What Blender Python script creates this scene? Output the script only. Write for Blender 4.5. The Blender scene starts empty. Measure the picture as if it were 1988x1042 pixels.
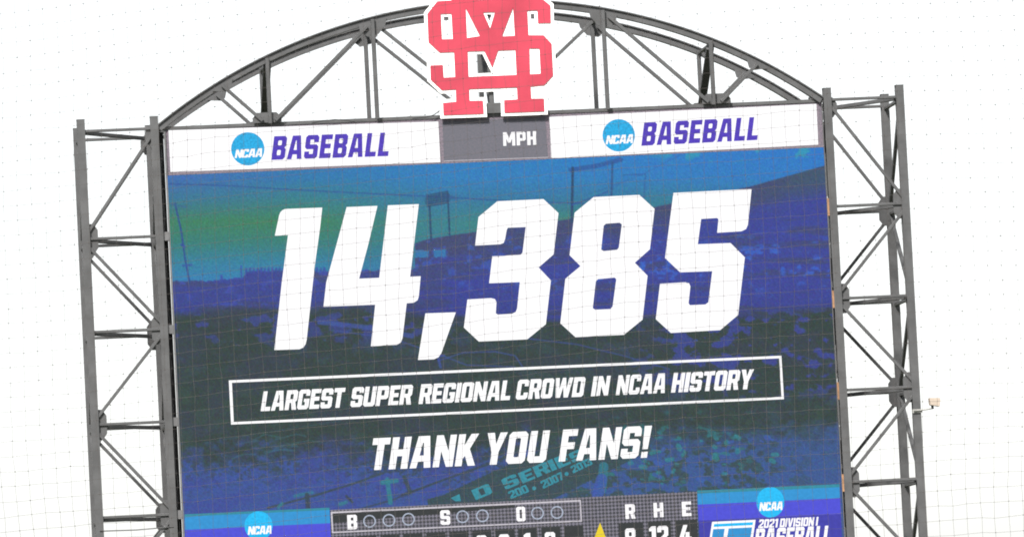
import bpy, math
import numpy as np
from mathutils import Vector, Matrix
from mathutils.geometry import tessellate_polygon

# ------------------------------------------------------------------ camera
sc = bpy.context.scene
A_, B_, R_ = math.radians(5.6), math.radians(3.6), math.radians(-2.9)
FPX, DIST = 14000.0, 149.333
FW = np.array([math.sin(A_)*math.cos(B_), math.cos(A_)*math.cos(B_), math.sin(B_)])
CAM = np.array([0, 0, 16.5]) - DIST*FW
R0 = np.cross(FW, [0, 0, 1]); R0 /= np.linalg.norm(R0); U0 = np.cross(R0, FW)
CR = R0*math.cos(R_) + U0*math.sin(R_)
CU = -R0*math.sin(R_) + U0*math.cos(R_)
cd = bpy.data.cameras.new('camera'); cam = bpy.data.objects.new('camera', cd)
sc.collection.objects.link(cam); sc.camera = cam
cam.matrix_world = Matrix(((CR[0], CU[0], -FW[0], CAM[0]), (CR[1], CU[1], -FW[1], CAM[1]),
                           (CR[2], CU[2], -FW[2], CAM[2]), (0, 0, 0, 1)))
cd.sensor_fit = 'HORIZONTAL'; cd.sensor_width = 36; cd.lens = FPX/1988*36
cd.clip_start = 0.5; cd.clip_end = 6000

# ------------------------------------------------------------------ sky, sun, exposure
SUN_EL, SUN_AZ = math.radians(43), math.radians(206)      # azimuth clockwise from +y
EXPO = 1.9
sc.view_settings.view_transform = 'Standard'; sc.view_settings.look = 'None'
sc.cycles.filter_width = 1.9        # the photograph is slightly soft
sc.view_settings.exposure = EXPO; sc.view_settings.gamma = 1
w = bpy.data.worlds.new('World'); sc.world = w; w.use_nodes = True
nt = w.node_tree; bgn = nt.nodes['Background']
sky = nt.nodes.new('ShaderNodeTexSky'); sky.sky_type = 'NISHITA'; sky.sun_disc = False
sky.sun_elevation = SUN_EL; sky.sun_rotation = SUN_AZ
sky.air_density = 1.0; sky.dust_density = 1.0; sky.ozone_density = 1.0
hs = nt.nodes.new('ShaderNodeHueSaturation'); hs.inputs['Saturation'].default_value = 0.16
nt.links.new(sky.outputs[0], hs.inputs['Color']); nt.links.new(hs.outputs[0], bgn.inputs[0])
bgn.inputs[1].default_value = 0.0485
sl = bpy.data.lights.new('sun', 'SUN'); so = bpy.data.objects.new('sun', sl); sc.collection.objects.link(so)
sl.energy = 2.4; sl.angle = math.radians(9); sl.color = (1, .96, .9)
sdir = Vector((math.sin(SUN_AZ)*math.cos(SUN_EL), math.cos(SUN_AZ)*math.cos(SUN_EL), math.sin(SUN_EL)))
so.rotation_euler = sdir.to_track_quat('Z', 'Y').to_euler(); so.location = (0, 0, 60)

rng = np.random.default_rng(7)

# ------------------------------------------------------------------ helpers
def survey(px, py, y=0.0):
    """photo survey point -> metres on the vertical plane at depth y (x, z)"""
    d = FW*FPX + CR*(px-994) - CU*(py-521)
    p = CAM + d*((y-CAM[1])/d[1])
    return float(p[0]), float(p[2])
def s2l(c):
    c = np.asarray(c, float)/255.0
    return np.where(c <= .04045, c/12.92, ((c+.055)/1.055)**2.4)
def link(o, parent=None):
    sc.collection.objects.link(o)
    if parent is not None:
        o.parent = parent
        off = Vector((0, 0, 0)); q = parent
        while q is not None: off += q.location; q = q.parent
        o.location = -off          # meshes below are written in world metres
    return o
def tag(o, label=None, cat=None, group=None, kind=None):
    for k, v in (('label', label), ('category', cat), ('group', group), ('kind', kind)):
        if v: o[k] = v
    return o
def thing(name, loc, label, cat, group=None):
    o = bpy.data.objects.new(name, None); o.empty_display_size = .3
    sc.collection.objects.link(o); o.location = loc
    return tag(o, label, cat, group)
def mesh(name, v, f, mat, parent=None, smooth=False):
    me = bpy.data.meshes.new(name); me.from_pydata([tuple(map(float, p)) for p in v], [], f)
    me.materials.append(mat); me.validate()
    if smooth: me.polygons.foreach_set('use_smooth', [True]*len(me.polygons))
    return link(bpy.data.objects.new(name, me), parent)
BOXF = [(0, 1, 3, 2), (4, 6, 7, 5), (0, 4, 5, 1), (2, 3, 7, 6), (0, 2, 6, 4), (1, 5, 7, 3)]
def boxv(x0, x1, y0, y1, z0, z1):
    return [(x, y, z) for x in (x0, x1) for y in (y0, y1) for z in (z0, z1)]
def box(name, x0, x1, y0, y1, z0, z1, mat, parent=None):
    return mesh(name, boxv(x0, x1, y0, y1, z0, z1), BOXF, mat, parent)
def frame_axes(p, q, side):
    p, q = Vector(p), Vector(q); d = (q-p).normalized(); s = Vector(side)
    s = (s - d*s.dot(d)).normalized(); return p, q, d, s, d.cross(s)
def bar(name, p, q, w, dep, mat, parent, side=(0, 1, 0)):
    """rectangular tube: dep along `side`, w across it, with a small edge chamfer"""
    p, q, d, s, n = frame_axes(p, q, side); c = min(w, dep)*.16
    prof = [(-1, -1, 1, 0), (-1, -1, 0, 1), (-1, 1, 0, -1), (-1, 1, 1, 0), (1, 1, -1, 0), (1, 1, 0, -1), (1, -1, 0, 1), (1, -1, -1, 0)]
    v = []
    for e in (p, q):
        for a, b, ca, cb in prof:
            v.append(e + n*(a*w/2+ca*c) + s*(b*dep/2+cb*c))
    f = [(i, (i+1) % 8, 8+(i+1) % 8, 8+i) for i in range(8)] + [tuple(range(8)), tuple(range(15, 7, -1))]
    return mesh(name, v, f, mat, parent)
IP = None
def ibeam(name, p, q, w, dep, mat, parent, side=(0, 1, 0), t=.018):
    """wide-flange section; flanges face +-side"""
    p, q, d, s, n = frame_axes(p, q, side); a, b = w/2, dep/2
    prof = [(-a, -b), (a, -b), (a, -b+t), (t/2, -b+t), (t/2, b-t), (a, b-t), (a, b), (-a, b), (-a, b-t), (-t/2, b-t), (-t/2, -b+t), (-a, -b+t)]
    v = [e + n*x + s*y for e in (p, q) for x, y in prof]
    k = len(prof)
    f = [(i, (i+1) % k, k+(i+1) % k, k+i) for i in range(k)] + [tuple(range(k)), tuple(range(2*k-1, k-1, -1))]
    return mesh(name, v, f, mat, parent)
def plate(name, pts, y0, y1, mat, parent):
    """polygon (x, z) given thickness along y"""
    n = len(pts); v = [(x, y0, z) for x, z in pts] + [(x, y1, z) for x, z in pts]
    f = [tuple(range(n)), tuple(range(2*n-1, n-1, -1))] + [(i, (i+1) % n, n+(i+1) % n, n+i) for i in range(n)]
    return mesh(name, v, f, mat, parent)
def solid(name, shapes, y0, y1, mat, parent):
    """shapes: list of [outer, hole, hole...] in (x, z); y0 is the front"""
    v, f = [], []
    for cont in shapes:
        base = len(v); flat = []
        for c in cont: flat += c
        tris = tessellate_polygon([[Vector((x, z, 0)) for x, z in c] for c in cont])
        n = len(flat)
        v += [(x, y0, z) for x, z in flat]
        f += [(base+a, base+b, base+c) for a, b, c in tris]
        if y1 is not None:
            v += [(x, y1, z) for x, z in flat]
            f += [(base+n+a, base+n+c, base+n+b) for a, b, c in tris]
            o = base
            for c in cont:
                k = len(c)
                f += [(o+i, o+(i+1) % k, n+o+(i+1) % k, n+o+i) for i in range(k)]
                o += k
    return mesh(name, v, f, mat, parent)
def tube(name, pts, r, mat, parent=None, n=6):
    pts = [Vector(p) for p in pts]; v = []; f = []
    for i, p in enumerate(pts):
        d = (pts[min(i+1, len(pts)-1)] - pts[max(i-1, 0)]).normalized()
        s = d.cross(Vector((0, 0, 1)) if abs(d.z) < .9 else Vector((1, 0, 0))).normalized(); u = s.cross(d)
        for k in range(n):
            a = 2*math.pi*k/n; v.append(p + (s*math.cos(a)+u*math.sin(a))*r)
    for i in range(len(pts)-1):
        for k in range(n):
            f.append((i*n+k, i*n+(k+1) % n, (i+1)*n+(k+1) % n, (i+1)*n+k))
    f += [tuple(range(n)), tuple(range(len(v)-1, len(v)-n-1, -1))]
    return mesh(name, v, f, mat, parent, True)

# ------------------------------------------------------------------ materials
def material(name, col, rough=.6, metal=0., var=.12, scale=3., col2=None, bump=0., spec=.4):
    m = bpy.data.materials.new(name); m.use_nodes = True; t = m.node_tree; b = t.nodes['Principled BSDF']
    tc = t.nodes.new('ShaderNodeTexCoord'); n = t.nodes.new('ShaderNodeTexNoise')
    n.inputs['Scale'].default_value = scale; n.inputs['Detail'].default_value = 6; n.inputs['Roughness'].default_value = .62
    t.links.new(tc.outputs['Object'], n.inputs['Vector'])
    r = t.nodes.new('ShaderNodeValToRGB'); e = r.color_ramp.elements
    c = np.array(col); d = np.array(col2) if col2 is not None else c*(1+var)
    e[0].position, e[1].position = .36, .66
    e[0].color = (*np.clip(c*(1-var), 0, 1), 1); e[1].color = (*np.clip(d, 0, 1), 1)
    t.links.new(n.outputs['Fac'], r.inputs['Fac']); t.links.new(r.outputs[0], b.inputs['Base Color'])
    b.inputs['Roughness'].default_value = rough; b.inputs['Metallic'].default_value = metal
    b.inputs['Specular IOR Level'].default_value = spec
    if bump:
        bp = t.nodes.new('ShaderNodeBump'); bp.inputs['Strength'].default_value = bump
        t.links.new(n.outputs['Fac'], bp.inputs['Height']); t.links.new(bp.outputs[0], b.inputs['Normal'])
    return m
def led(name, rgb, gain=1.0, jitter=.12, scale=14.):
    """lit LED modules: emits the shown colour (sRGB 0-255), uneven from diode to diode"""
    m = bpy.data.materials.new(name); m.use_nodes = True; t = m.node_tree; b = t.nodes['Principled BSDF']
    b.inputs['Base Color'].default_value = (.006, .006, .0065, 1); b.inputs['Roughness'].default_value = .8
    b.inputs['Specular IOR Level'].default_value = .08
    tc = t.nodes.new('ShaderNodeTexCoord'); n = t.nodes.new('ShaderNodeTexNoise'); n.inputs['Scale'].default_value = scale
    n.inputs['Detail'].default_value = 2
    t.links.new(tc.outputs['Object'], n.inputs['Vector'])
    mp = t.nodes.new('ShaderNodeMapRange'); mp.inputs['From Min'].default_value = .3; mp.inputs['From Max'].default_value = .7
    mp.inputs['To Min'].default_value = 1-jitter; mp.inputs['To Max'].default_value = 1+jitter
    t.links.new(n.outputs['Fac'], mp.inputs['Value'])
    if rgb is None:
        a = t.nodes.new('ShaderNodeAttribute'); a.attribute_name = 'picture'; src = a.outputs['Color']
        t.links.new(src, b.inputs['Emission Color'])
    else:
        b.inputs['Emission Color'].default_value = (*s2l(rgb), 1)
    ml = t.nodes.new('ShaderNodeMath'); ml.operation = 'MULTIPLY'; ml.inputs[1].default_value = gain/2**EXPO
    t.links.new(mp.outputs[0], ml.inputs[0]); t.links.new(ml.outputs[0], b.inputs['Emission Strength'])
    return m
STEEL = material('grey_painted_steel', (.060, .061, .064), .55, 0, .20, 2.5, bump=.02)
STEEL2 = material('grey_gusset_steel', (.058, .059, .062), .6, 0, .16, 4)
ALU = material('aluminium_trim', (.11, .11, .115), .45, .2, .15, 3)
BLACK = material('black_cabinet', (.012, .012, .013), .7, 0, .3, 5)
RUST = material('orange_brown_bracket', (.24, .13, .07), .8, 0, .3, 9)
UNLIT = material('unlit_led_mask', (.070, .068, .086), .8, 0, .0, 26, (.15, .115, .145))
UNLIT2 = material('unlit_led_panel', (.056, .061, .078), .8, 0, .0, 24, (.078, .072, .092))
WHITE = material('white_sign_paint', (.80, .80, .80), .5, 0, .02, 2)
RED = material('red_sign_vinyl', (.36, .028, .054), .5, 0, .16, .8)
BEIGE = material('beige_housing', (.36, .30, .25), .6, 0, .08, 6)
PALE = material('pale_metal_arm', (.26, .26, .25), .5, .1, .1, 6)
CORD = material('dark_net_cord', (.068, .060, .058), .9, 0, .2, 40)
GRASS = material('turf', (.075, .085, .05), .95, 0, .3, .6)
CONC = material('concrete', (.35, .34, .32), .9, 0, .12, 2)
L_WHITE = led('led_white', (255, 254, 255), 1.05, .03, 26)
L_WHITE2 = led('led_white_score', (255, 253, 255), 1.05, .04, 26)
L_PANEL = led('led_white_panel', (255, 254, 255), 1.07, .025, 20)
L_CYAN = led('led_cyan', (30, 172, 228), 1, .22, 20)
L_CYAN2 = led('led_bright_cyan', (24, 190, 248), 1, .12, 20)
L_INDIGO = led('led_indigo', (80, 58, 186), 1, .16, 16)
L_TEAL = led('led_teal_letters', (50, 140, 158), 1, .18, 18)
L_STR1 = led('led_stripe_teal', (46, 140, 160), 1, .1, 14)
L_STR2 = led('led_stripe_blue', (44, 148, 212), 1, .08, 14)
L_STR3 = led('led_stripe_indigo', (76, 78, 216), 1, .08, 14)
L_STR4 = led('led_stripe_navy', (62, 62, 172), 1, .1, 14)
L_RING = led('led_ring', (176, 186, 205), 1, .1, 20)
L_LINE = led('led_thin_line', (205, 200, 208), 1, .08, 20)
L_BOX = led('led_dark_box', (50, 54, 55), 1, .15, 14)
L_YEL = led('led_yellow', (240, 214, 40), 1, .05, 14)
L_PICT = led('led_picture', None, 1, .10, 24)
def score_mat():
    m = led('led_score_grey', (110, 108, 120), 1, .12, 14); t = m.node_tree; b = t.nodes['Principled BSDF']
    tc = t.nodes.new('ShaderNodeTexCoord'); mp = t.nodes.new('ShaderNodeMapping')
    mp.inputs['Rotation'].default_value = (0, math.radians(45), 0); mp.inputs['Scale'].default_value = (1, 0, 1)
    ck = t.nodes.new('ShaderNodeTexChecker'); ck.inputs['Scale'].default_value = 19.
    ck.inputs['Color1'].default_value = (*s2l((128, 125, 138)), 1); ck.inputs['Color2'].default_value = (*s2l((68, 70, 76)), 1)
    t.links.new(tc.outputs['Object'], mp.inputs['Vector']); t.links.new(mp.outputs[0], ck.inputs['Vector'])
    t.links.new(ck.outputs['Color'], b.inputs['Emission Color'])
    return m
L_SCORE = score_mat()

# ------------------------------------------------------------------ ground
n = 24
v = [((i/n-.5)*5000, (j/n-.5)*5000, 0) for j in range(n+1) for i in range(n+1)]
f = [(j*(n+1)+i, j*(n+1)+i+1, (j+1)*(n+1)+i+1, (j+1)*(n+1)+i) for j in range(n) for i in range(n)]
tag(mesh('ground', v, f, GRASS), kind='structure')

# ------------------------------------------------------------------ lattice towers
CX = -.25; DEP = 2.1
LV = [19.715, 17.49, 15.57, 13.665, 11.755, 9.85, 7.945, 6.04, 4.135, 2.23, .35]
TOPZ = 19.95
def gusset_pts(x, z, sx, w=.25, h=.66):
    """plate on the post at x, reaching sx towards the bay"""
    a = x + sx*.02; b = x + sx*w; hh = h/2; c = .09
    return [(a, z-hh), (b-sx*c, z-hh), (b, z-hh+c*1.4), (b, z+hh-c*1.4), (b-sx*c, z+hh), (a, z+hh)]
def tower(xo, xi, label):
    t = thing('lattice_tower', ((xo+xi)/2, DEP/2, 0), label, 'tower', 'steel lattice towers framing the video board')
    sx = 1 if xi > xo else -1
    W = .165
    for x in (xo, xi):
        for y in (0, DEP):
            ibeam('post', (x, y, -.05), (x, y, TOPZ), W, W+.02, STEEL, t)
            box('footing', x-.4, x+.4, y-.4, y+.4, -.3, .12, CONC, t)
            box('cap_plate', x-W/2-.004, x+W/2+.004, y-W/2-.014, y+W/2+.014, TOPZ, TOPZ+.014, STEEL2, t)
    e = W/2
    for i, z in enumerate(LV):
        for y in (-.03, DEP+.03):
            bar('rail', (xo, y, z), (xi, y, z), .06, .06, STEEL, t)
        for x in (xo, xi):
            bar('side_rail', (x, 0, z-.06), (x, DEP, z-.06), .07, .07, STEEL, t, (1, 0, 0))
        bar('plan_brace', (xo+sx*e, .06, z-.03), (xi-sx*e, DEP-.06, z-.03), .06, .08, STEEL, t, (0, 0, 1))
        gx, gs = ((xi, -sx) if i % 2 == 0 else (xo, sx))
        gw = .25 if i else .20
        zz = z-.16 if i == 0 else z
        for y in (-.02, DEP-.02):
            plate('gusset_plate', gusset_pts(gx, zz, gs, gw, .42 if i == 0 else .62), y, y+.02, STEEL2, t)
        if i+1 < len(LV):
            z2 = LV[i+1]
            p, q = ((xi, z-.07), (xo, z2+.09)) if i % 2 == 0 else ((xo, z-.12), (xi, z2+.09))
            dirx = 1 if q[0] > p[0] else -1
            for y in (-.045, DEP+.045):
                bar('diagonal', (p[0]+dirx*.03, y, p[1]-.02), (q[0]-dirx*.03, y, q[1]+.02), .066, .05, STEEL, t)
            for x in (xo, xi):
                a, b = ((0, z-.1), (DEP, z2+.1)) if i % 2 == 0 else ((DEP, z-.1), (0, z2+.1))
                bar('side_diagonal', (x, a[0], a[1]), (x, b[0], b[1]), .11, .07, STEEL, t, (1, 0, 0))
    return t
XLO, XLI, XRI, XRO = -8.775, -7.262, 6.762, 8.288
TL = tower(XLO, XLI, 'grey steel lattice tower beside the video board, nothing mounted on its posts')
TR = tower(XRO, XRI, 'grey steel lattice tower with a small beige box on an arm at its outer post')
# taut wire across the bay of the plain tower
tube('wire', [(XLO, -.1, 11.48), ((XLO+XLI)/2, -.1, 11.47), (XLI, -.1, 11.50)], .012, STEEL, TL, 5)

# ------------------------------------------------------------------ arch truss
AR = thing('arch_truss', (CX, DEP/2, 19.7), 'grey steel double arch with web struts above the video board', 'arch')
AC, AZ, ARAD = -.262, 10.486, 11.607
def arch_rib(y):
    d = .152; wy = .17; tf = .024
    amax = math.asin((XRI-CX-.06)/ARAD)
    prof = [(-wy/2, d/2), (wy/2, d/2), (wy/2, d/2-tf), (.040, d/2-tf), (.040, -d/2+tf), (wy/2, -d/2+tf), (wy/2, -d/2), (-wy/2, -d/2),
            (-wy/2, -d/2+tf), (-.040, -d/2+tf), (-.040, d/2-tf), (-wy/2, d/2-tf)]
    v, f = [], []; N = 72; k = len(prof)
    for i in range(N+1):
        a = -amax + 2*amax*i/N
        for py, pr in prof:
            r = ARAD - d/2 + pr
            v.append((AC+math.sin(a)*r, y+py, AZ+math.cos(a)*r))
    for i in range(N):
        for j in range(k):
            f.append((i*k+j, (i+1)*k+j, (i+1)*k+(j+1) % k, i*k+(j+1) % k))
    f += [tuple(range(k)), tuple(range(len(v)-1, len(v)-k-1, -1))]
    mesh('arch_rib', v, f, STEEL, AR)
for y in (0, DEP): arch_rib(y)
CH0, CH1 = XLI+.082, XRI-.082
for y in (.046, DEP):
    box('bottom_chord', CH0, CH1, y-.06, y+.06, 19.672, 19.742, STEEL, AR)
def arch_z(x): return AZ + math.sqrt((ARAD-.155)**2 - (x-AC)**2)
# nodes (metres from the arch centre line), same on both sides
B1 = 4.68; V1 = 4.62; V2 = 2.40; S1T = 5.57
ZB = 19.73
for s in (-1, 1):
    xb, xv1, xv2, xs = CX+s*B1, CX+s*V1, CX+s*V2, CX+s*S1T
    for k, y in enumerate((-.01, DEP+.01)):
        yv = -.138 if k == 0 else DEP-.138
        bar('vertical_strut', (xv1, yv, ZB-.02), (xv1, yv, arch_z(xv1)+.09), .085, .09, STEEL, AR)
        bar('vertical_strut', (xv2, yv, ZB-.02), (xv2, yv, arch_z(xv2)+.09), .085, .09, STEEL, AR)
        yo = -.135 if k == 0 else -.155
        bar('web_strut', (xb+s*.10, y+yo, ZB+.04), (xs, y+yo, arch_z(xs)+.03), .07, .05, STEEL, AR)
        bar('web_strut', (xb-s*.17, y+yo, ZB+.04), (xv2+s*.12, y+yo, arch_z(xv2)-.05), .075, .05, STEEL, AR)
        bar('web_strut', (xv2-s*.10, y-.02, arch_z(xv2)-.03), (CX+s*.16, y-.02, ZB+.06), .07, .05, STEEL, AR)
        yp = -.108 if k == 0 else DEP-.108
        plate('gusset_plate', [(xb-.30, ZB), (xb+.30, ZB), (xb+.30, ZB+.10), (xb+.20, ZB+.21), (xb-.20, ZB+.21), (xb-.30, ZB+.10)], yp, yp+.02, STEEL2, AR)
        za = arch_z(xv2); sl_ = -(xv2-AC)/(za-AZ)
        def on(dx, dz): return (xv2+dx, za+sl_*dx+dz)
        plate('gusset_plate', [on(-.30, .06), on(-.26, -.10), on(-.12, -.24), on(.12, -.24), on(.26, -.10), on(.30, .06)], yp, yp+.02, STEEL2, AR)
        za = arch_z(xs); sl_ = -(xs-AC)/(za-AZ)
        def on2(dx, dz): return (xs+dx, za+sl_*dx+dz)
        plate('gusset_plate', [on2(-.22, .05), on2(-.05-s*.12, -.13), on2(.05-s*.12, -.13), on2(.22, .05)], yp, yp+.02, STEEL2, AR)
    # braces across the depth between the two ribs
    for xv in (xv1, xv2):
        bar('cross_tie', (xv, 0, arch_z(xv)+.02), (xv, DEP, arch_z(xv)+.02), .06, .06, STEEL, AR, (1, 0, 0))
    bar('depth_brace', (xv1, 0, arch_z(xv1)-.05), (xv1, DEP, ZB+.05), .09, .16, STEEL, AR, (1, 0, 0))
for k, y in enumerate((-.01, DEP+.01)):
    bar('vertical_strut', (CX+.0, y, ZB), (CX+.0, y, arch_z(CX)+.05), .10, .09, STEEL, AR)
    yp = -.082 if k == 0 else DEP-.082
    plate('gusset_plate', [(CX-.30, ZB), (CX+.30, ZB), (CX+.30, ZB+.10), (CX+.20, ZB+.21), (CX-.20, ZB+.21), (CX-.30, ZB+.10)], yp, yp+.02, STEEL2, AR)
bar('depth_brace', (CX, 0, ZB+.1), (CX, DEP, arch_z(CX)-.05), .09, .12, STEEL, AR, (1, 0, 0))
def wirepts(pp, y=-.05): return [(survey(a, b)[0], y, survey(a, b)[1]) for a, b in pp]
tube('loose_cable', wirepts([(605, 240), (625, 236), (650, 233), (672, 235), (690, 238)], -.1), .009, BLACK, AR, 5)
tube('loose_cable', wirepts([(800, 231), (826, 229), (842, 224), (856, 214)], -.1), .009, BLACK, AR, 5)

# ------------------------------------------------------------------ video board
BX0, BX1, BZ0, BZ1 = -7.035, 6.635, 9.70, 19.668
VB = thing('video_board', (CX, .3, BZ0), 'huge lit video board showing white numerals 14,385 over a blue stadium picture', 'scoreboard')
box('cabinet', BX0, BX1, .012, .60, BZ0, BZ1-.004, BLACK, VB)
for x in np.linspace(BX0+.6, BX1-.6, 8):
    box('mounting_beam', x-.08, x+.08, .60, DEP-.09, BZ0+1.0, BZ0+1.16, STEEL, VB)
for x0, x1 in ((BX0-.032, BX0-.002), (BX1+.002, BX1+.016)):
    box('edge_trim', x0, x1, -.03, .10, BZ0, BZ1-.006, ALU, VB)
for x0, x1 in ((XLI+.075, BX0-.040), ):
    box('service_channel', x0, x1, .16, .40, BZ0, BZ1-.02, BLACK, VB)
zz = BZ1-.5
k = 0
while zz > BZ0+.4:
    L = (1.45, .62, 1.1)[k % 3]
    box('service_channel', BX1+.018, XRI-.078, .14, .36, max(BZ0, zz-L), zz, BLACK, VB); zz -= L + (.34, .0, .22)[k % 3] + .02; k += 1
for z in LV[1:6]:
    box('clip_bracket', BX1+.012, XRI-.076, -.05, .13, z-.19, z+.17, RUST, VB)
    box('clip_bracket', XLI+.074, BX0-.028, -.04, .15, z-.10, z+.08, ALU, VB)
pts = []
for i in range(60):
    z = BZ1-.25 - i*.16
    pts.append((XLI+.118+.012*math.sin(i*.9)+.01*rng.standard_normal(), .10, z))
tube('signal_cable', pts, .012, ALU, VB, 5)

def q2(pp, y=0.0): return [survey(a, b, y) for a, b in pp]
# unlit border of the upper row, one sheet behind the three panels
PZ0 = 18.735
solid('unlit_border', [[[(BX0, PZ0), (BX1, PZ0), (BX1, BZ1), (BX0, BZ1)]]], .004, .011, UNLIT, VB)

# ---- picture on the main screen: one sheet of LED pixels
def vnoise(u, v, cell, seed, octv=1):
    out = 0; amp = 1; tot = 0
    for o in range(octv):
        r = np.random.default_rng(seed+o*17); g = r.random((400, 400))
        x = u/cell[0]; y = v/cell[1]; xi = np.floor(x).astype(int); yi = np.floor(y).astype(int); fx = x-xi; fy = y-yi
        fx = fx*fx*(3-2*fx); fy = fy*fy*(3-2*fy)
        G = lambda i, j: g[j % 400, i % 400]
        out = out + amp*((G(xi, yi)*(1-fx)+G(xi+1, yi)*fx)*(1-fy)+(G(xi, yi+1)*(1-fx)+G(xi+1, yi+1)*fx)*fy)
        tot += amp; amp *= .55; cell = (cell[0]/2, cell[1]/2)
    return out/tot
def sstep(a, b, x):
    t = np.clip((x-a)/(b-a), 0, 1); return t*t*(3-2*t)
NX, NZ = 820, 490
gx = np.linspace(BX0, BX1, NX+1); gz = np.linspace(PZ0-.003, 10.2, NZ+1)
X, Z = np.meshgrid(gx, gz)
Vv = np.stack([X-CAM[0], 0*X-CAM[1], Z-CAM[2]], -1); Wd = Vv@FW
U = 994+FPX*(Vv@CR)/Wd; V = 521-FPX*(Vv@CU)/Wd          # picture sheet coordinates
def mix(col, new, m): return col*(1-m[..., None]) + np.asarray(new, float)*m[..., None]
def table(xs, ys, cols):
    cols = np.array(cols, float); out = np.zeros(U.shape+(3,))
    for c in range(3):
        rows = np.stack([np.interp(V, ys, cols[i, :, c]) for i in range(len(xs))], 0)
        ti = np.clip(np.interp(U, xs, np.arange(len(xs))), 0, len(xs)-1.001); i0 = ti.astype(int); fr = ti-i0
        out[..., c] = np.take_along_axis(rows, i0[None], 0)[0]*(1-fr) + np.take_along_axis(rows, (i0+1)[None], 0)[0]*fr
    return out
ys = [300, 345, 385, 430, 470, 510, 550]
col = table([330, 600, 850, 1060, 1300, 1600], ys, [
    [(60, 110, 190), (66, 112, 185), (56, 120, 158), (62, 132, 104), (54, 130, 124), (50, 132, 165), (52, 132, 192)],
    [(42, 122, 195), (44, 124, 182), (54, 130, 146), (62, 132, 98), (54, 130, 126), (50, 132, 170), (52, 132, 192)],
    [(40, 128, 202), (44, 130, 198), (50, 124, 170), (58, 132, 150), (56, 130, 150), (54, 122, 165), (52, 120, 180)],
    [(38, 130, 204), (44, 130, 198), (50, 122, 170), (62, 136, 118), (60, 130, 120), (54, 122, 165), (52, 120, 180)],
    [(40, 126, 208), (44, 128, 200), (50, 126, 160), (56, 130, 140), (60, 130, 120), (54, 122, 165), (52, 120, 180)],
    [(40, 124, 210), (42, 124, 205), (46, 120, 180), (56, 130, 140), (60, 130, 120), (54, 122, 165), (52, 120, 180)]])
n1 = vnoise(U, V, (16, 10), 1, 3); n2 = vnoise(U, V, (60, 26), 5, 3); n3 = vnoise(U, V, (7, 5), 9, 2); n4 = vnoise(U, V, (120, 14), 13, 3)
n5 = vnoise(U, V, (30, 20), 29, 4)
INDIGO, DARK, SLATE = (64, 70, 172), (54, 70, 70), (68, 76, 104)
# cloud glints near the top edge
col = mix(col, (46, 160, 190), sstep(.58, .68, n5)*sstep(322, 300, V+ .0*U)*sstep(1230, 1320, U)*.8)
def pl(pts): a = np.array(pts, float); return np.interp(U, a[:, 0], a[:, 1])
# far tree line and stands (left), roofed stand (right)
hz = pl([(320, 546), (430, 543), (470, 538), (480, 526), (600, 524), (640, 527), (800, 522), (900, 518)]) + (n3-.5)*7
m = sstep(-1.5, 1.5, V-hz)
lt = mix(np.broadcast_to(np.array((60, 70, 154.)), col.shape).copy(), (68, 74, 124), sstep(.42, .62, n4)*.8)
lt = mix(lt, (66, 82, 186), sstep(.60, .75, n1)*.7)
col = mix(col, (0, 0, 0), m*0); col = col*(1-m[..., None]) + lt*m[..., None]
rf = pl([(300, 2000), (800, 2000), (806, 472), (830, 464), (880, 456), (1084, 428), (1270, 402), (1457, 362), (1599, 322), (1700, 295)])
m = sstep(-1.2, 1.2, V-rf)
rt = mix(np.broadcast_to(np.array((60, 68, 158.)), col.shape).copy(), (70, 76, 112), sstep(60, 8, V-rf - (n2-.5)*70)*.85)
rt = mix(rt, (62, 88, 112), sstep(1440, 1600, U)*sstep(70, 20, V-rf)*.8)
rt = mix(rt, (66, 72, 118), sstep(.50, .68, n4)*.7)
rt = mix(rt, (52, 112, 214), sstep(.66, .74, n1)*sstep(460, 500, V)*sstep(560, 520, V)*sstep(1060, 1200, U)*.9)
rt = mix(rt, (60, 92, 198), sstep(.58, .70, n1)*sstep(430, 480, V)*sstep(600, 540, V)*.6)
col = col*(1-m[..., None]) + rt*m[..., None]
# gap of sky under the roof end
g = (np.abs(V-(492+(U-838)*-.02)) < 7+3*(n3-.5)) & (U > 806) & (U < 866) & (np.abs(U-837) > 5)
col = mix(col, (52, 120, 180), g*1.0)
# field: dark with indigo patches
fd = pl([(320, 604), (520, 600), (640, 596), (760, 600), (900, 612), (1200, 625), (1400, 612), (1640, 590)])
m = sstep(-10, 16, V-fd + (n4-.5)*26)
fl = mix(np.broadcast_to(np.array(DARK, float), col.shape).copy(), (64, 70, 96), sstep(.44, .68, n2)*.45)
fl = mix(fl, (62, 86, 78), sstep(.52, .72, n5)*.5)
pm = sstep(.53, .60, n5*.6+n1*.4)*sstep(590, 615, V)
pm *= np.clip(sstep(690, 640, V)*sstep(960, 780, U) * .7 + sstep(1150, 1380, U)*sstep(790, 740, V) + .12*sstep(760, 700, V), 0, 1)
fl = mix(fl, (64, 74, 170), pm*.85)
col = col*(1-m[..., None]) + fl*m[..., None]
def stroke(col, pts, wd, c, a=1.):
    pts = np.array(pts, float)
    dist = np.full(U.shape, 1e9)
    for (x0, y0), (x1, y1) in zip(pts[:-1], pts[1:]):
        dx, dy = x1-x0, y1-y0; t = np.clip(((U-x0)*dx+(V-y0)*dy)/(dx*dx+dy*dy), 0, 1)
        dist = np.minimum(dist, np.hypot(U-x0-t*dx, V-y0-t*dy))
    return mix(col, c, sstep(wd/2+1.1, wd/2-1.1, dist)*a)
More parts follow.
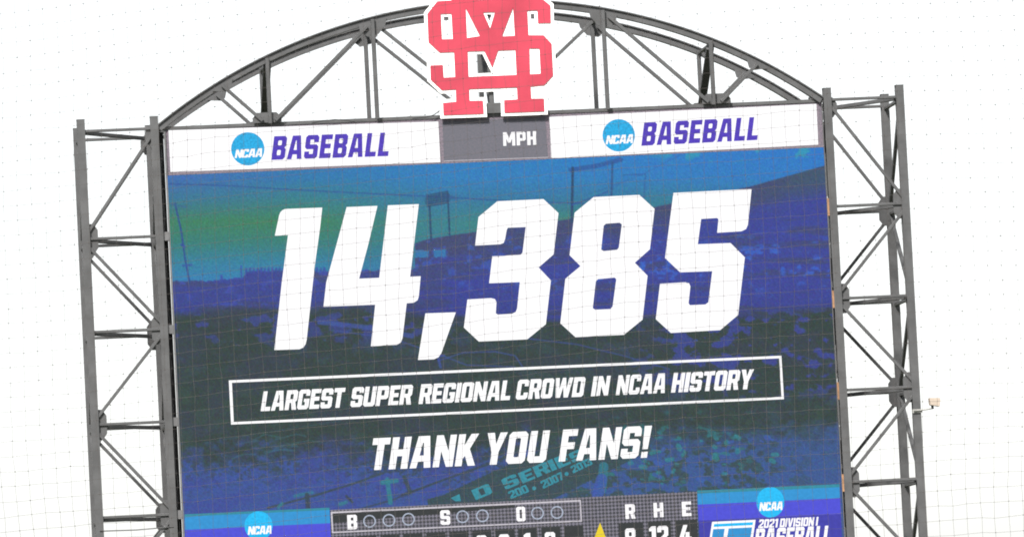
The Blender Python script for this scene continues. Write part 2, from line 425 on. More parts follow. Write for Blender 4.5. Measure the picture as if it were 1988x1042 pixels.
# infield arcs and lines behind the numerals
col = stroke(col, [(850, 700), (900, 684), (960, 682), (1000, 690), (1015, 712)], 2, (70, 92, 178), .8)
col = stroke(col, [(855, 712), (850, 690), (862, 690)], 5, (66, 84, 176), .8)
col = stroke(col, [(640, 640), (760, 656), (860, 690), (905, 708), (1000, 712)], 2.5, (70, 88, 170), .7)
col = stroke(col, [(1010, 655), (1120, 668), (1210, 690), (1300, 716)], 2.5, (70, 88, 170), .7)
col = stroke(col, [(620, 625), (720, 636), (800, 652)], 9, (70, 92, 180), .75)
# crowd at the bottom
bt = pl([(320, 872), (520, 862), (700, 872), (860, 880), (960, 868), (1100, 846), (1300, 822), (1640, 818)])
dd = V-bt
m = sstep(-26, 60, dd + (n1-.5)*90 + (n2-.5)*40)
cr = mix(np.broadcast_to(np.array((66, 92, 174.)), col.shape).copy(), (64, 78, 104), sstep(.52, .62, n3*.7+n1*.3)*sstep(125, 20, dd)*.9)
cr = mix(cr, (68, 80, 172), sstep(.5, .7, n2)*.6)
rm = sstep(1030, 1130, U)
cr = mix(cr, (64, 98, 164), rm*.8)
cr = mix(cr, (62, 84, 92), rm*sstep(.48, .57, n5*.5+n1*.5)*sstep(1660, 1420, U)*.95)
cr = mix(cr, (52, 142, 158), rm*sstep(.64, .70, n1)*sstep(980, 900, V)*sstep(1520, 1380, U)*.75)
col = col*(1-m[..., None]) + cr*m[..., None]
# scribbled lettering on the grass (left)
for k in range(9):
    x0 = 436+rng.random()*150; y0 = 858+rng.random()*34 - (x0-436)*.10
    col = stroke(col, [(x0, y0), (x0+18+rng.random()*26, y0-4-rng.random()*7), (x0+40+rng.random()*20, y0-3-rng.random()*6)], 1.6, (66, 128, 150), .55)
col = stroke(col, [(436, 852), (560, 832), (662, 816)], 1.5, (70, 120, 140), .4)
# banner wall running up to the right
poly_m = (V > pl([(790, 980), (860, 962), (960, 915), (1060, 872), (1130, 848), (1260, 850)]) - 2) & (V < pl([(860, 985), (1060, 975), (1150, 930), (1250, 880), (1320, 850)])) & (U > 830) & (U < 1262)
col = mix(col, (60, 82, 88), poly_m*.92)
col = stroke(col, [(520, 985), (611, 961), (680, 940), (745, 917)], 4, (64, 80, 92), .95)
col = stroke(col, [(780, 960), (840, 938), (960, 896), (1010, 876)], 4, (62, 78, 96), .95)
col = stroke(col, [(690, 990), (760, 970), (850, 935)], 3.5, (62, 78, 96), .85)
col = stroke(col, [(800, 950), (900, 912), (985, 880)], 2, (80, 96, 190), .6)
for (x0, y0, x1, y1, wd, c) in ((752, 930, 758, 975, 9, (52, 142, 160)), (742, 936, 770, 932, 9, (52, 142, 160)), (572, 962, 606, 955, 6, (52, 130, 160)),
                                (596, 960, 598, 985, 9, (62, 76, 92)), (540, 984, 548, 976, 6, (50, 140, 160)), (785, 925, 796, 955, 8, (62, 80, 92)),
                                (1172, 905, 1168, 950, 18, (52, 136, 160)), (1168, 930, 1160, 962, 22, (66, 96, 190)), (660, 978, 672, 974, 7, (54, 132, 160)), (672, 962, 684, 974, 5, (62, 76, 92))):
    col = stroke(col, [(x0, y0), (x1, y1)], wd, c, .85)
for k in range(60):     # spectators in the near seats
    x0 = 1215+rng.random()*300; y0 = 836+rng.random()*105
    c = [(52, 146, 160), (66, 104, 196), (60, 82, 92), (62, 80, 96)][rng.integers(4)]
    s_ = 3+rng.random()*7
    col = stroke(col, [(x0, y0), (x0+s_*(rng.random()*2-.6), y0+s_*(rng.random()-.3))], s_, c, .75)
# floodlight masts and cables in the picture
MAST = (40, 72, 112)
col = stroke(col, [(340, 395), (352, 450), (359, 500), (368, 548)], 3.4, (44, 80, 150)); col = stroke(col, [(332, 396), (361, 402)], 4, (56, 104, 150), .7)
col = stroke(col, [(355, 516), (372, 514)], 4, (52, 84, 165), .9); col = stroke(col, [(352, 475), (358, 478)], 5, (52, 84, 165), .9)
col = stroke(col, [(324, 357), (450, 361), (560, 368), (720, 376), (828, 381), (884, 384), (1000, 391), (1110, 394), (1190, 398)], 2.0, (44, 84, 158), .9)
col = stroke(col, [(835, 389), (864, 384)], 22, (46, 88, 128), .55)
for k in range(6):
    col = stroke(col, [(829, 379+k*4.4), (868, 372+k*4.4)], 2.4, MAST, .8)
col = stroke(col, [(868, 380), (886, 386)], 8, (50, 96, 150), .6)
col = stroke(col, [(834, 400), (837, 466)], 4, MAST, .9); col = stroke(col, [(869, 372), (873, 458)], 3.4, MAST, .9)
col = stroke(col, [(1108, 330), (1160, 322), (1205, 310)], 9, (44, 92, 165), .85)
col = stroke(col, [(1112, 326), (1110, 430)], 5, MAST, .95); col = stroke(col, [(1189, 316), (1187, 384)], 4, (50, 86, 140), .9)
col = stroke(col, [(1210, 340), (1253, 338), (1250, 386)], 2, (50, 92, 160), .8); col = stroke(col, [(1160, 372), (1250, 338), (1330, 296)], 1.5, (50, 96, 170), .6)
col = stroke(col, [(1110, 398), (1150, 384), (1180, 372)], 3, (50, 90, 160), .8)
# rooftop sign of the far building
for k in range(22):
    x0 = 478+k*7.2
    col = stroke(col, [(x0, 527), (x0+.5, 524-rng.random()*4)], 4.5, (56, 80, 170), .85)
col = stroke(col, [(468, 516), (469, 540)], 3, (56, 80, 170), .9); col = stroke(col, [(430, 536), (431, 545)], 5, (60, 78, 172), .9)
# diode-level unevenness
jit = rng.normal(0, 1, U.shape+(3,))*np.array((6, 7, 8)) + rng.normal(0, 4, U.shape)[..., None]
dk = .95 - .07*sstep(520, 640, V)
col = col*dk[..., None]*np.array((.93, 1., .985))
col = np.clip(col + jit*.85, 16, 255)
verts = np.stack([X, np.zeros_like(X), Z], -1).reshape(-1, 3)
idx = np.arange((NX+1)*(NZ+1)).reshape(NZ+1, NX+1)
quads = np.stack([idx[:-1, :-1], idx[1:, :-1], idx[1:, 1:], idx[:-1, 1:]], -1).reshape(-1, 4)
me = bpy.data.meshes.new('main_screen')
me.vertices.add(len(verts)); me.vertices.foreach_set('co', verts.astype(np.float32).ravel())
me.loops.add(quads.size); me.loops.foreach_set('vertex_index', quads.astype(np.int32).ravel())
me.polygons.add(len(quads)); me.polygons.foreach_set('loop_start', np.arange(0, quads.size, 4, dtype=np.int32))
me.polygons.foreach_set('loop_total', np.full(len(quads), 4, np.int32)); me.update()
at = me.color_attributes.new('picture', 'FLOAT_COLOR', 'POINT')
at.data.foreach_set('color', np.concatenate([s2l(col), np.ones(col.shape[:2]+(1,))], -1).reshape(-1).astype(np.float32))
me.materials.append(L_PICT)
SCR = link(bpy.data.objects.new('main_screen', me), VB)
box('lower_mask', BX0, BX1, -.001, .011, BZ0, 10.198, UNLIT2, VB)

# ---- lettering
wS, sS, cS = 6.2, 2.25, .95
def rc(x0, y0, x1, y1, c=.3): return [(x0+c, y0), (x1-c, y0), (x1, y0+c), (x1, y1-c), (x1-c, y1), (x0+c, y1), (x0, y1-c), (x0, y0+c)]
w_, s_, c_ = wS, sS, cS
GL = {
 'O': (w_, [[rc(0, 0, w_, 10, c_), rc(s_, 2, w_-s_, 8)]]),
 'D': (w_, [[[(0, 0), (w_-c_, 0), (w_, c_), (w_, 10-c_), (w_-c_, 10), (0, 10)], rc(s_, 2, w_-s_, 8)]]),
 'U': (w_, [[[(0, 10), (0, c_), (c_, 0), (w_-c_, 0), (w_, c_), (w_, 10), (w_-s_, 10), (w_-s_, 2), (s_, 2), (s_, 10)]]]),
 'C': (w_, [[[(w_, 6.6), (w_, 10-c_), (w_-c_, 10), (c_, 10), (0, 10-c_), (0, c_), (c_, 0), (w_-c_, 0), (w_, c_), (w_, 3.4), (w_-s_, 3.4), (w_-s_, 2), (s_, 2), (s_, 8), (w_-s_, 8), (w_-s_, 6.6)]]]),
 'G': (w_, [[[(w_, 6.8), (w_, 10-c_), (w_-c_, 10), (c_, 10), (0, 10-c_), (0, c_), (c_, 0), (w_-c_, 0), (w_, c_), (w_, 5.3), (3.2, 5.3), (3.2, 3.7), (w_-s_, 3.7), (w_-s_, 2), (s_, 2), (s_, 8), (w_-s_, 8), (w_-s_, 6.8)]]]),
 'S': (w_, [[[(w_, 6.9), (w_, 10-c_), (w_-c_, 10), (c_, 10), (0, 10-c_), (0, 4.9), (c_, 4), (w_-s_, 4), (w_-s_, 2), (s_, 2), (s_, 3.1), (0, 3.1), (0, c_), (c_, 0), (w_-c_, 0), (w_, c_), (w_, 5.1), (w_-c_, 6), (s_, 6), (s_, 8), (w_-s_, 8), (w_-s_, 6.9)]]]),
 'A': (6.9, [[[(0, 0), (1.55, 10), (5.35, 10), (6.9, 0), (4.7, 0), (4.4, 2), (2.5, 2), (2.2, 0)], [(2.75, 3.9), (4.15, 3.9), (3.6, 7.9), (3.3, 7.9)]]]),
 'B': (w_, [[[(0, 0), (0, 10), (w_-c_, 10), (w_, 10-c_), (w_, 5.9), (w_-.7, 5.1), (w_, 4.3), (w_, c_), (w_-c_, 0)], rc(s_, 6.1, w_-s_, 8.1), rc(s_, 1.9, w_-s_, 4.1)]]),
 'E': (5.3, [[[(0, 0), (0, 10), (5.3, 10), (5.3, 7.9), (s_, 7.9), (s_, 6.1), (4.8, 6.1), (4.8, 4.1), (s_, 4.1), (s_, 2.1), (5.3, 2.1), (5.3, 0)]]]),
 'F': (5.2, [[[(0, 0), (0, 10), (5.2, 10), (5.2, 7.9), (s_, 7.9), (s_, 5.9), (4.7, 5.9), (4.7, 3.8), (s_, 3.8), (s_, 0)]]]),
 'H': (w_, [[[(0, 0), (0, 10), (s_, 10), (s_, 6.1), (w_-s_, 6.1), (w_-s_, 10), (w_, 10), (w_, 0), (w_-s_, 0), (w_-s_, 4), (s_, 4), (s_, 0)]]]),
 'I': (s_+.1, [[[(0, 0), (0, 10), (s_+.1, 10), (s_+.1, 0)]]]),
 'K': (6.7, [[[(0, 0), (0, 10), (s_, 10), (s_, 6.4), (4.1, 10), (6.6, 10), (4.2, 5.3), (6.7, 0), (4.3, 0), (2.9, 3.2), (s_, 2.2), (s_, 0)]]]),
 'L': (5.0, [[[(0, 0), (0, 10), (s_, 10), (s_, 2.1), (5.0, 2.1), (5.0, 0)]]]),
 'M': (8.2, [[[(0, 0), (0, 10), (2.4, 10), (4.1, 5.6), (5.8, 10), (8.2, 10), (8.2, 0), (6.1, 0), (6.1, 5.4), (4.9, 2.2), (3.3, 2.2), (2.1, 5.4), (2.1, 0)]]]),
 'N': (6.6, [[[(0, 0), (0, 10), (2.2, 10), (4.5, 5.0), (4.5, 10), (6.6, 10), (6.6, 0), (4.4, 0), (2.1, 5.0), (2.1, 0)]]]),
 'P': (w_, [[[(0, 0), (0, 10), (w_-c_, 10), (w_, 10-c_), (w_, 4.2), (w_-c_, 3.3), (s_, 3.3), (s_, 0)], rc(s_, 5.2, w_-s_, 8.0)]]),
 'R': (w_, [[[(0, 0), (0, 10), (w_-c_, 10), (w_, 10-c_), (w_, 4.9), (w_-.9, 4.0), (w_+.2, 0), (w_-s_, 0), (3.1, 3.6), (s_, 3.6), (s_, 0)], rc(s_, 5.5, w_-s_, 8.0)]]),
 'T': (5.8, [[[(0, 10), (5.8, 10), (5.8, 7.9), (4.05, 7.9), (4.05, 0), (1.75, 0), (1.75, 7.9), (0, 7.9)]]]),
 'V': (6.7, [[[(0, 10), (2.3, 10), (3.35, 3.6), (4.4, 10), (6.7, 10), (4.7, 0), (2.0, 0)]]]),
 'W': (9.6, [[[(0, 10), (2.2, 10), (2.9, 4.2), (3.9, 10), (5.7, 10), (6.7, 4.2), (7.4, 10), (9.6, 10), (8.1, 0), (5.8, 0), (4.8, 5.4), (3.8, 0), (1.5, 0)]]]),
 'Y': (6.6, [[[(0, 10), (2.35, 10), (3.3, 6.4), (4.25, 10), (6.6, 10), (4.45, 3.9), (4.45, 0), (2.15, 0), (2.15, 3.9)]]]),
 '!': (2.5, [[[(.2, 0), (.2, 1.9), (2.3, 1.9), (2.3, 0)]], [[(.35, 2.7), (0, 10), (2.5, 10), (2.15, 2.7)]]]),
 '1': (3.9, [[[(1.5, 0), (1.5, 7.6), (0, 7.6), (0, 9.0), (1.6, 10), (3.9, 10), (3.9, 0)]]]),
 '2': (w_, [[[(0, 0), (0, 2.6), (3.9, 6.0), (3.9, 8), (s_, 8), (s_, 6.9), (0, 6.9), (0, 10-c_), (c_, 10), (w_-c_, 10), (w_, 10-c_), (w_, 5.3), (2.6, 2.1), (w_, 2.1), (w_, 0)]]]),
 '3': (w_, [[[(0, 3), (0, c_), (c_, 0), (w_-c_, 0), (w_, c_), (w_, 4.3), (w_-.7, 5.1), (w_, 5.9), (w_, 10-c_), (w_-c_, 10), (c_, 10), (0, 10-c_), (0, 7), (s_, 7), (s_, 8), (w_-s_, 8), (w_-s_, 6.1), (1.9, 6.1), (1.9, 4.1), (w_-s_, 4.1), (w_-s_, 2), (s_, 2), (s_, 3)]]]),
 '4': (6.6, [[[(3.3, 0), (3.3, 2), (0, 2), (0, 4.1), (2.2, 10), (4.5, 10), (2.4, 4.1), (3.3, 4.1), (3.3, 6.4), (5.5, 6.4), (5.5, 4.1), (6.6, 4.1), (6.6, 2), (5.5, 2), (5.5, 0)]]]),
 '7': (5.8, [[[(1.2, 0), (3.4, 7.9), (0, 7.9), (0, 10), (5.8, 10), (5.8, 8.2), (3.6, 0)]]]),
}
GL['0'] = GL['O']; GL['8'] = (w_, [[[(c_, 0), (w_-c_, 0), (w_, c_), (w_, 4.3), (w_-.7, 5.1), (w_, 5.9), (w_, 10-c_), (w_-c_, 10), (c_, 10), (0, 10-c_), (0, 5.9), (.7, 5.1), (0, 4.3), (0, c_)], rc(s_, 6.1, w_-s_, 8.1), rc(s_, 1.9, w_-s_, 4.1)]])
def letters(txt, p0, p1, cap, k, mat, parent, y=-.010, gap=.75, name='letter', space=2.6, capend=None):
    """one row of letters: p0, p1 are the baseline ends, cap the capital height, k the lean"""
    adv = 0; pos = []
    for ch in txt:
        if ch == ' ': adv += space; continue
        pos.append((ch, adv)); adv += GL[ch][0]+gap
    adv -= gap
    p0 = np.array(p0, float); p1 = np.array(p1, float); e = (p1-p0)/adv
    for ch, a in pos:
        shp = []
        for cont in GL[ch][1]:
            out = []
            for c in cont:
                pp = []
                for gx_, gy_ in c:
                    ce = cap if capend is None else cap+(capend-cap)*(a+gx_)/adv
                    q = p0 + e*(a+gx_) + np.array((k, -1.0))*(gy_/10*ce)
                    pp.append(survey(q[0], q[1], y))
                out.append(pp)
            shp.append(out)
        solid(name, shp, y, None, mat, parent)
def flat(name, conts, mat, parent, y=-.006):
    return solid(name, [[[survey(a, b, y) for a, b in c] for c in conts]], y, None, mat, parent)
def ring(cx, cy, r, n=28, sq=1.0):
    return [(cx+r*math.cos(2*math.pi*i/n) - .05*r*sq*math.sin(2*math.pi*i/n)*0, cy+sq*r*math.sin(2*math.pi*i/n)) for i in range(n)]

# big numerals
def sc_(pts, ox, oy, k): return [(ox+a/k, oy+b/k) for a, b in pts]
D1 = [(100, 290), (125, 172), (132, 155), (144, 143), (160, 136), (374, 128), (362, 240), (330, 470), (306, 690), (284, 890), (278, 915), (265, 935), (242, 945), (97, 950), (140, 560), (176, 287)]
D4 = [(515, 125), (693, 118), (640, 340), (587, 538), (703, 533), (753, 115), (932, 108), (882, 527), (943, 524), (932, 640), (925, 662), (902, 677), (862, 680), (838, 880), (829, 905), (805, 920), (655, 928), (680, 688), (381, 700), (397, 560)]
DC = [(970, 738), (1146, 732), (1062, 968), (1046, 991), (1020, 1003), (927, 1007)]
D3 = [(150, 218), (262, 125), (537, 112), (626, 195), (597, 440), (508, 518), (581, 595), (551, 855), (440, 945), (152, 958), (63, 875), (84, 708), (225, 700), (248, 706), (257, 725), (253, 790), (265, 798), (350, 793), (372, 782), (380, 760), (396, 605), (213, 612), (232, 452), (400, 443), (412, 430), (431, 278), (325, 282), (318, 295), (308, 350), (300, 372), (280, 380), (130, 388)]
D8 = [[(722, 193), (835, 100), (1107, 87), (1198, 170), (1170, 410), (1080, 490), (1156, 567), (1126, 828), (1015, 918), (727, 932), (637, 850), (667, 585), (757, 510), (692, 445)],
      [(895, 270), (908, 258), (990, 252), (1003, 262), (985, 400), (975, 413), (895, 421), (880, 412)], [(848, 600), (862, 587), (960, 578), (970, 588), (948, 750), (935, 765), (845, 769), (830, 760)]]
D5 = [(1310, 75), (1775, 52), (1753, 265), (1742, 290), (1715, 303), (1570, 312), (1578, 232), (1570, 224), (1475, 230), (1455, 380), (1650, 373), (1735, 458), (1695, 800), (1588, 890), (1295, 907), (1205, 825), (1230, 615), (1380, 606), (1403, 612), (1411, 630), (1400, 730), (1408, 742), (1500, 738), (1518, 725), (1541, 540), (1350, 547), (1260, 462)]
for nm, cs, o in (('numeral', [D1], (500, 360, 2.977)), ('numeral', [D4], (500, 360, 2.977)), ('comma', [DC], (500, 360, 2.977)),
                  ('numeral', [D3], (880, 350, 3.065)), ('numeral', D8, (880, 350, 3.065)), ('numeral', [D5], (880, 350, 3.065))):
    flat(nm, [sc_(c, *o) for c in cs], L_WHITE, SCR)
# framed line
flat('text_frame', [[(444.2, 737.8), (1516.9, 690), (1522, 774.2), (448.6, 823.5)], [(450.2, 742.4), (1512.6, 695), (1517.2, 769.8), (453.8, 818.6)]], L_WHITE, SCR)
BL = lambda x: 797.6 - (x-506)*.0452
for wd, x0, x1 in (('LARGEST', 506, 671), ('SUPER', 679.6, 802.7), ('REGIONAL', 812.3, 990.3), ('CROWD', 1000.7, 1137.5), ('IN', 1147, 1185.8), ('NCAA', 1195.4, 1291.4), ('HISTORY', 1302.6, 1464)):
    xe = x1-(5.7 if wd[-1] in 'TRDNY' else 1.0)
    letters(wd, (x0, BL(x0)), (xe, BL(xe)), 38.4, .15, L_WHITE, SCR, gap=.55)
BL2 = lambda x: 911.5 - (x-729)*.0455
for wd, x0, x1 in (('THANK', 716, 922), ('YOU', 938, 1059), ('FANS!', 1084.4, 1257)):
    letters(wd, (x0, BL2(x0)), (x1, BL2(x1)), 62, .145, L_WHITE, SCR, gap=.75)

# upper row: two white panels and the speed panel
P1 = flat('ribbon_panel', [[(327, 253.2), (851, 236), (855, 315), (331, 334)]], L_PANEL, VB, 0.0)
P2 = flat('ribbon_panel', [[(1066.4, 227.3), (1585, 202), (1588.6, 281), (1070, 307.5)]], L_PANEL, VB, 0.0)
P3 = flat('speed_panel', [[(859, 236), (1058, 228), (1064, 305), (862, 312.3)]], UNLIT2, VB, 0.0)
flat('panel_edge', [[(861.5, 312.2), (1064.5, 304.9), (1064.6, 306.3), (861.6, 313.6)]], L_LINE, P3, -.004)
for P, (cx, cy, r), tx, bb in ((P1, (481, 289), 0, 0), (P2, (1201.2, 263), 0, 0)) if False else ((P1, (481, 289.2, 32.4), ((455.5, 307), (508.5, 304.5), 16.5), ((526.6, 310.7), (753.5, 303.2), 46)),
                                                                                       (P2, (1201.2, 263, 31.5), ((1175.6, 280.5), (1228.5, 277.8), 17), ((1245, 283.4), (1470, 272), 45))):
    flat('logo_disc', [ring(cx, cy, r)], L_CYAN, P)
    letters('NCAA', *tx, .2, L_WHITE, P, gap=.15)
    letters('BASEBALL', *bb, .125, L_INDIGO, P, gap=.95)
letters('MPH', (977.2, 283.7), (1041.5, 281.4), 26.5, -.03, L_WHITE, P3, gap=1.0)

# line score at the foot of the picture
def sl(x, x0, y0, m): return y0 + (x-x0)*m
def band(x0, x1, yt0, yt1, yb0, yb1): return [(x0, yt0), (x1, yt1), (x1, yb1), (x0, yb0)]
SP = flat('score_panel', [[(641, 989), (1353, 953.5), (1357, 1090), (645, 1125)]], L_SCORE, SCR, -.004)
flat('score_shade', [[(645, 996), (1000, 979), (1000, 984), (645, 1014)]], L_BOX, SCR, -.006)
flat('count_frame', [[(642, 992.6), (1127.6, 969.4), (1130, 1011.4), (644.6, 1034)], [(645.4, 995.6), (1125.4, 972.6), (1127.4, 1009.2), (647.2, 1031.4)]], L_LINE, SCR, -.008)
for ch, x, y, wd in (('B', 675, 1027, 19), ('S', 855.5, 1018, 19), ('O', 1003, 1011.3, 17.5), ('R', 1214.5, 1006.5, 19), ('H', 1269.5, 1003.5, 19), ('E', 1324.5, 1001.3, 18)):
    letters(ch, (x, y), (x+wd, y-wd*.045), 28.2, -.045, L_WHITE2, SCR)
for x, y in ((717.4, 1010.8), (755.2, 1009), (793, 1007), (898, 1002), (936.6, 1000.2), (1043.5, 995.2), (1081.4, 993.6)):
    flat('count_ring', [ring(x, y, 12.4), ring(x, y, 9.9)], L_RING, SCR, -.010)
for k in range(11):
    x0 = 649+k*44.6; x1 = x0+37; yy = lambda x: 1041.6-(x-649)*.0466
    flat('inning_box', [[(x0, yy(x0)), (x1, yy(x1)), (x1+3, yy(x1)+58), (x0+3, yy(x0)+58)]], L_BOX, SCR, -.007)
for ch, x in (('0', 926), ('0', 970), ('1', 1018), ('0', 1059)):
    y = 1075-(x-926)*.0466
    letters(ch, (x, y), (x+(20 if ch != '1' else 13), y-.9), 36.5, -.045, L_WHITE2, SCR)
for x0, x1, yt in ((1201, 1248, 1014.6), (1257.5, 1302, 1011.4), (1311, 1353.5, 1009)):
    flat('total_box', [[(x0, yt), (x1, yt-2), (x1+3, yt+70), (x0+3, yt+72)]], L_BOX, SCR, -.007)
for ch, x, wd, y in (('8', 1214.5, 20, 1064), ('12', 1261, 37, 1060), ('4', 1320, 23, 1057.5)):
    letters(ch, (x, y), (x+wd, y-wd*.045), 39, -.03, L_WHITE2, SCR)
flat('pointer', [[(1165, 1013.5), (1186, 1068), (1144, 1070)]], L_YEL, SCR, -.008)
# banners either side of the line score
def stripes(xl, xr, yl, yr, hs_, mats, bot):
    a = 0; fac = .049
    for h, mt in zip(hs_+[bot], mats):
        dx = .05
        flat('banner_stripe', [[(xl+a*dx, yl+a), (xr+a*dx, yr+a), (xr+(a+h)*dx, yr+a+h), (xl+(a+h)*dx, yl+a+h)]], mt, SCR, -.004); a += h+.0
stripes(357.5, 639.5, 997.5, 984.5, [4.5, 25.5], [L_STR1, L_STR2, L_STR3], 90)
stripes(1353.5, 1629.5, 951.5, 938.8, [6, 21, 31], [L_STR1, L_STR2, L_STR3, L_STR4], 70)
flat('logo_disc', [ring(502, 1019.5, 27.3, 28, 1.03)], L_CYAN2, SCR, -.008)
flat('logo_disc', [ring(1495.6, 974, 27, 28, 1.1)], L_CYAN2, SCR, -.008)
letters('NCAA', (481, 1037), (527, 1035), 16, .12, L_WHITE, SCR, -.012, gap=.15)
letters('NCAA', (1474, 991), (1519, 988.8), 16.5, .12, L_WHITE, SCR, -.012, gap=.15)
flat('emblem_frame', [[(1382.5, 1012), (1467, 1008), (1455, 1090), (1370, 1094)], [(1386.4, 1016.2), (1462, 1012.6), (1461.2, 1018.2), (1385.4, 1021.8)], [(1384.6, 1026.2), (1407, 1025.2), (1398, 1086), (1375, 1087)], [(1414.5, 1024.8), (1460.2, 1022.6), (1450.6, 1084), (1404, 1086)]], L_WHITE, SCR, -.009)
flat('emblem_strip', [[(1384.4, 1014), (1464, 1010.4), (1462, 1020), (1384, 1023.4)]], L_CYAN2, SCR, -.007)
flat('emblem_field', [[(1384, 1024), (1462, 1020.5), (1452, 1088), (1373, 1091)]], L_STR2, SCR, -.0065)
letters('2021 DIVISION I', (1472, 1024.5), (1587, 1019.3), 17, .13, L_WHITE2, SCR, gap=.6, space=2.2)
letters('BASEBALL', (1464, 1063), (1611, 1056.5), 37.5, .13, L_WHITE2, SCR, gap=.7)
# lettering on the wall banner in the picture: rises to the right
def blk(ch, x, y, wd, ht, m=-.42, k=-.5): letters(ch, (x, y), (x+wd, y+wd*m), ht, k, L_TEAL, SCR, -.003, gap=.3)
for ch, x, y, wd, ht in (('D', 924, 970, 33, 19), ('S', 982, 950, 28, 20), ('E', 1015, 938, 25, 20), ('R', 1043, 926, 27, 20), ('I', 1072, 914, 10, 20), ('E', 1085, 909, 24, 20), ('S', 1112, 898, 22, 18)):
    blk(ch, x, y, wd, ht)
blk('2007', 1055, 948, 41, 14, -.47); blk('2013', 1113, 918, 38, 13, -.47); blk('200', 992, 968, 36, 14, -.40)
flat('banner_mark', [[(875, 966), (892, 958), (895, 972), (884, 972)]], L_TEAL, SCR, -.003)
flat('banner_mark', [ring(1037, 947, 4, 10)], L_TEAL, SCR, -.003); flat('banner_mark', [ring(1100, 919, 4, 10)], L_TEAL, SCR, -.003)

# ------------------------------------------------------------------ emblem sign on the arch
YL = -.125
K = 4.341
OUT = [(215, 118), (300, 12), (420, 5), (414, -95), (310, -92), (305, -215), (550, -225), (644, -2), (822, -8), (905, -240), (1160, -250), (1165, -130), (1050, -125), (1055, -12), (1178, -14), (1252, 48), (1255, 195), (1148, 198), (1143, 90), (1057, 93), (1067, 298), (1195, 298), (1262, 368), (1275, 640), (1200, 720), (1085, 730), (1090, 832), (1197, 830), (1202, 940), (865, 952), (862, 845), (975, 838), (970, 738), (567, 752), (570, 850), (683, 848), (690, 960), (352, 972), (347, 868), (458, 858), (455, 755), (338, 762), (243, 672), (240, 552), (345, 548), (352, 655), (450, 650), (440, 440), (320, 445), (225, 358)]
HOL = [[(328, 120), (418, 117), (430, 330), (337, 332)], [(538, 72), (657, 305), (548, 322)], [(686, 107), (785, 104), (745, 240)], [(938, 65), (952, 303), (845, 308)],
       [(555, 435), (695, 432), (763, 572), (812, 428), (957, 422), (967, 632), (562, 648)], [(1075, 410), (1160, 410), (1170, 622), (1080, 627)]]
def offset(poly, d):
    """mitred offset; positive d grows a contour listed clockwise on the sheet"""
    P = [np.array(p, float) for p in poly]; area = sum(a[0]*b[1]-b[0]*a[1] for a, b in zip(P, P[1:]+P[:1]))
    sg = 1 if area > 0 else -1; n = len(P); out = []
    for i in range(n):
        a, b, c = P[i-1], P[i], P[(i+1) % n]
        e1 = (b-a)/np.linalg.norm(b-a); e2 = (c-b)/np.linalg.norm(c-b)
        n1 = np.array((e1[1], -e1[0]))*sg; n2 = np.array((e2[1], -e2[0]))*sg
        mm = n1+n2; mm /= np.linalg.norm(mm); ln = min(d/max(mm@n1, .25), 3.2*abs(d)) if d > 0 else d/max(mm@n1, .25)
        out.append(tuple(b+mm*ln))
    return out
lg = lambda c, y: [survey(780+a/K, b/K, y) for a, b in c]
SG = thing('emblem_sign', (CX, YL, 19.9), 'red interlocking M and S emblem with white border standing on the arch', 'sign')
solid('backing_panel', [[lg(offset(OUT, 27), YL)] + [lg(offset(h, -19 if i in (1, 2, 3) else -24), YL) for i, h in enumerate(HOL)]], YL, YL+.03, WHITE, SG)
solid('letter_face', [[lg(OUT, YL-.02)] + [lg(h, YL-.02) for h in HOL]], YL-.02, YL-.003, RED, SG)
for x, z in ((-1.3, 21.93), (.75, 21.93), (-.75, 19.77), (.2, 19.77)):
    bar('standoff', (x, YL+.025, z if z < 20 else arch_z(x)+.1), (x, .0, z if z < 20 else arch_z(x)+.1), .06, .06, STEEL, SG, (0, 0, 1))
for x in (-1.02, .58):
    box('foot_bracket', x-.05, x+.05, YL+.025, -.02, 19.742, 19.80, STEEL, SG)

# ------------------------------------------------------------------ beige box on its arm
bx0, bz0 = survey(1803, 789); bx1, bz1 = survey(1822, 773)
EQ = thing('sensor_box', (XRO, -.12, survey(1770, 797)[1]), 'small beige box on a thin pale arm clamped to the tower post', 'equipment box')
ax, az = survey(1768, 798)
mesh('housing', [(bx0, y, bz0+.03) for y in (-.26, -.04)] + [(bx0-.01, y, bz1+.01) for y in (-.26, -.04)] + [(bx1-.02, y, bz0-.01) for y in (-.26, -.04)] + [(bx1, y, bz1) for y in (-.26, -.04)], [(0, 1, 3, 2), (4, 6, 7, 5), (0, 4, 5, 1), (2, 3, 7, 6), (0, 2, 6, 4), (1, 5, 7, 3)], BEIGE, EQ)
tube('arm', [(XRO-.08, -.14, az), (ax+.2, -.14, az+.01), (bx0+.07, -.14, az+.04)], .02, PALE, EQ)
bar('neck', (bx0+.06, -.14, az+.025), (bx0+.05, -.14, bz0+.05), .05, .04, STEEL, EQ)
box('clamp', XRO-.10, XRO+.10, -.125, -.096, az-.04, az+.035, PALE, EQ)

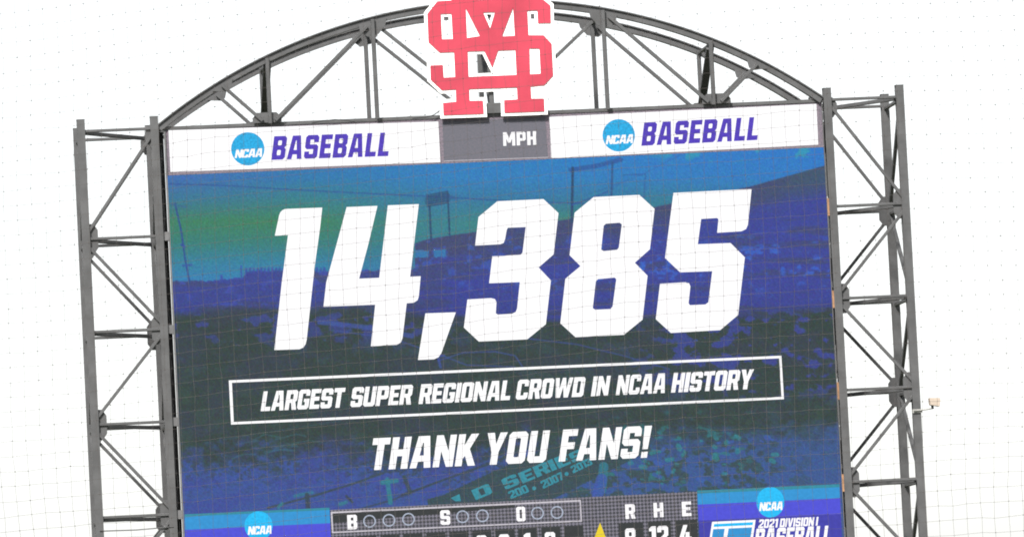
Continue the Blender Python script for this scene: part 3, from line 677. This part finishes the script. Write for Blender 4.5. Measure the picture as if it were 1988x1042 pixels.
# ------------------------------------------------------------------ protective net between the seats and the field
ND = 23.0; fh = np.array([FW[0], FW[1], 0]); fh /= np.linalg.norm(fh); rh = np.cross(fh, [0, 0, 1])
NC = CAM + FW*ND; CELLX, CELLZ = .0445, .0478
NW, NH = 300, 96
NET = thing('safety_net', (float(NC[0]), float(NC[1]), 0), 'fine dark knotted safety netting hanging in front of the whole scoreboard', 'net')
i_ = np.arange(NW+1); j_ = np.arange(NH+1); I, J = np.meshgrid(i_, j_)
sx_ = (I-NW/2)*CELLX; sz_ = (J-NH/2)*CELLZ
zo = sz_ + .045*sx_/(1+.05*sx_**2) - .018*sx_**2/(1+.12*sx_**2) + .010*np.sin(sx_*2.1+sz_*1.3) + .004*np.sin(sx_*6.0+2*sz_)
xo_ = sx_ + .012*np.sin(sz_*2.4+sx_*.8) + .004*np.sin(sz_*7+sx_*3)
zo += rng.normal(0, .0012, zo.shape); xo_ += rng.normal(0, .0012, zo.shape)
yo_ = .10*np.sin(sx_*.9+1)*np.cos(sz_*.8) + .02*np.sin(sx_*3+sz_*2)
PT = NC[None, None] + rh*xo_[..., None] + np.array([0, 0, 1.])*zo[..., None] + fh*yo_[..., None]
def cords(A, Bp, r):
    d = Bp-A; d /= np.linalg.norm(d, axis=1)[:, None]
    s = np.cross(d, fh); s /= np.linalg.norm(s, axis=1)[:, None]; u = np.cross(d, s)
    vs = []
    for e in (A, Bp):
        for k in range(3):
            a = 2*math.pi*k/3+.5; vs.append(e + (s*math.cos(a)+u*math.sin(a))*r)
    vs = np.stack(vs, 1).reshape(-1, 3); b = np.arange(len(A))[:, None]*6
    fs = np.concatenate([b+np.array([[0, 1, 4, 3]]), b+np.array([[1, 2, 5, 4]]), b+np.array([[2, 0, 3, 5]])], 0)
    return vs, fs
def npmesh(name, vs, fs, mat, parent):
    me = bpy.data.meshes.new(name); k = fs.shape[1]
    me.vertices.add(len(vs)); me.vertices.foreach_set('co', vs.astype(np.float32).ravel())
    me.loops.add(fs.size); me.loops.foreach_set('vertex_index', fs.astype(np.int32).ravel())
    me.polygons.add(len(fs)); me.polygons.foreach_set('loop_start', np.arange(0, fs.size, k, dtype=np.int32))
    me.polygons.foreach_set('loop_total', np.full(len(fs), k, np.int32)); me.update()
    me.materials.append(mat)
    return link(bpy.data.objects.new(name, me), parent)
CORD_R, KNOT_R = .00046, .0020
vs, fs = cords(PT[:, :-1].reshape(-1, 3), PT[:, 1:].reshape(-1, 3), CORD_R)
v2, f2 = cords(PT[:-1].reshape(-1, 3), PT[1:].reshape(-1, 3), CORD_R)
npmesh('cord_mesh', np.concatenate([vs, v2]), np.concatenate([fs, f2+len(vs)]), CORD, NET)['kind'] = 'stuff'
P_ = PT.reshape(-1, 3); kr = KNOT_R*(.55+.7*rng.random(len(P_)))[:, None]
ov = np.stack([P_+rh*kr, P_-rh*kr, P_+fh*kr, P_-fh*kr, P_+np.array([0, 0, 1.])*kr, P_-np.array([0, 0, 1.])*kr], 1).reshape(-1, 3)
of = (np.arange(len(P_))[:, None, None]*6 + np.array([[0, 2, 4], [2, 1, 4], [1, 3, 4], [3, 0, 4], [2, 0, 5], [1, 2, 5], [3, 1, 5], [0, 3, 5]])[None]).reshape(-1, 3)
npmesh('knots', ov, of, CORD, NET)['kind'] = 'stuff'
for row in (0, -1):
    tube('border_rope', [tuple(p) for p in PT[row][::3]], .006, CORD, NET)
for colm in (0, -1):
    p = PT[:, colm]; tube('net_pole', [(p[0][0], p[0][1], -.1), (p[0][0], p[0][1], p[-1][2]+.3)], .05, STEEL, NET, 10)
    tube('border_rope', [tuple(q) for q in p[::3]], .006, CORD, NET)
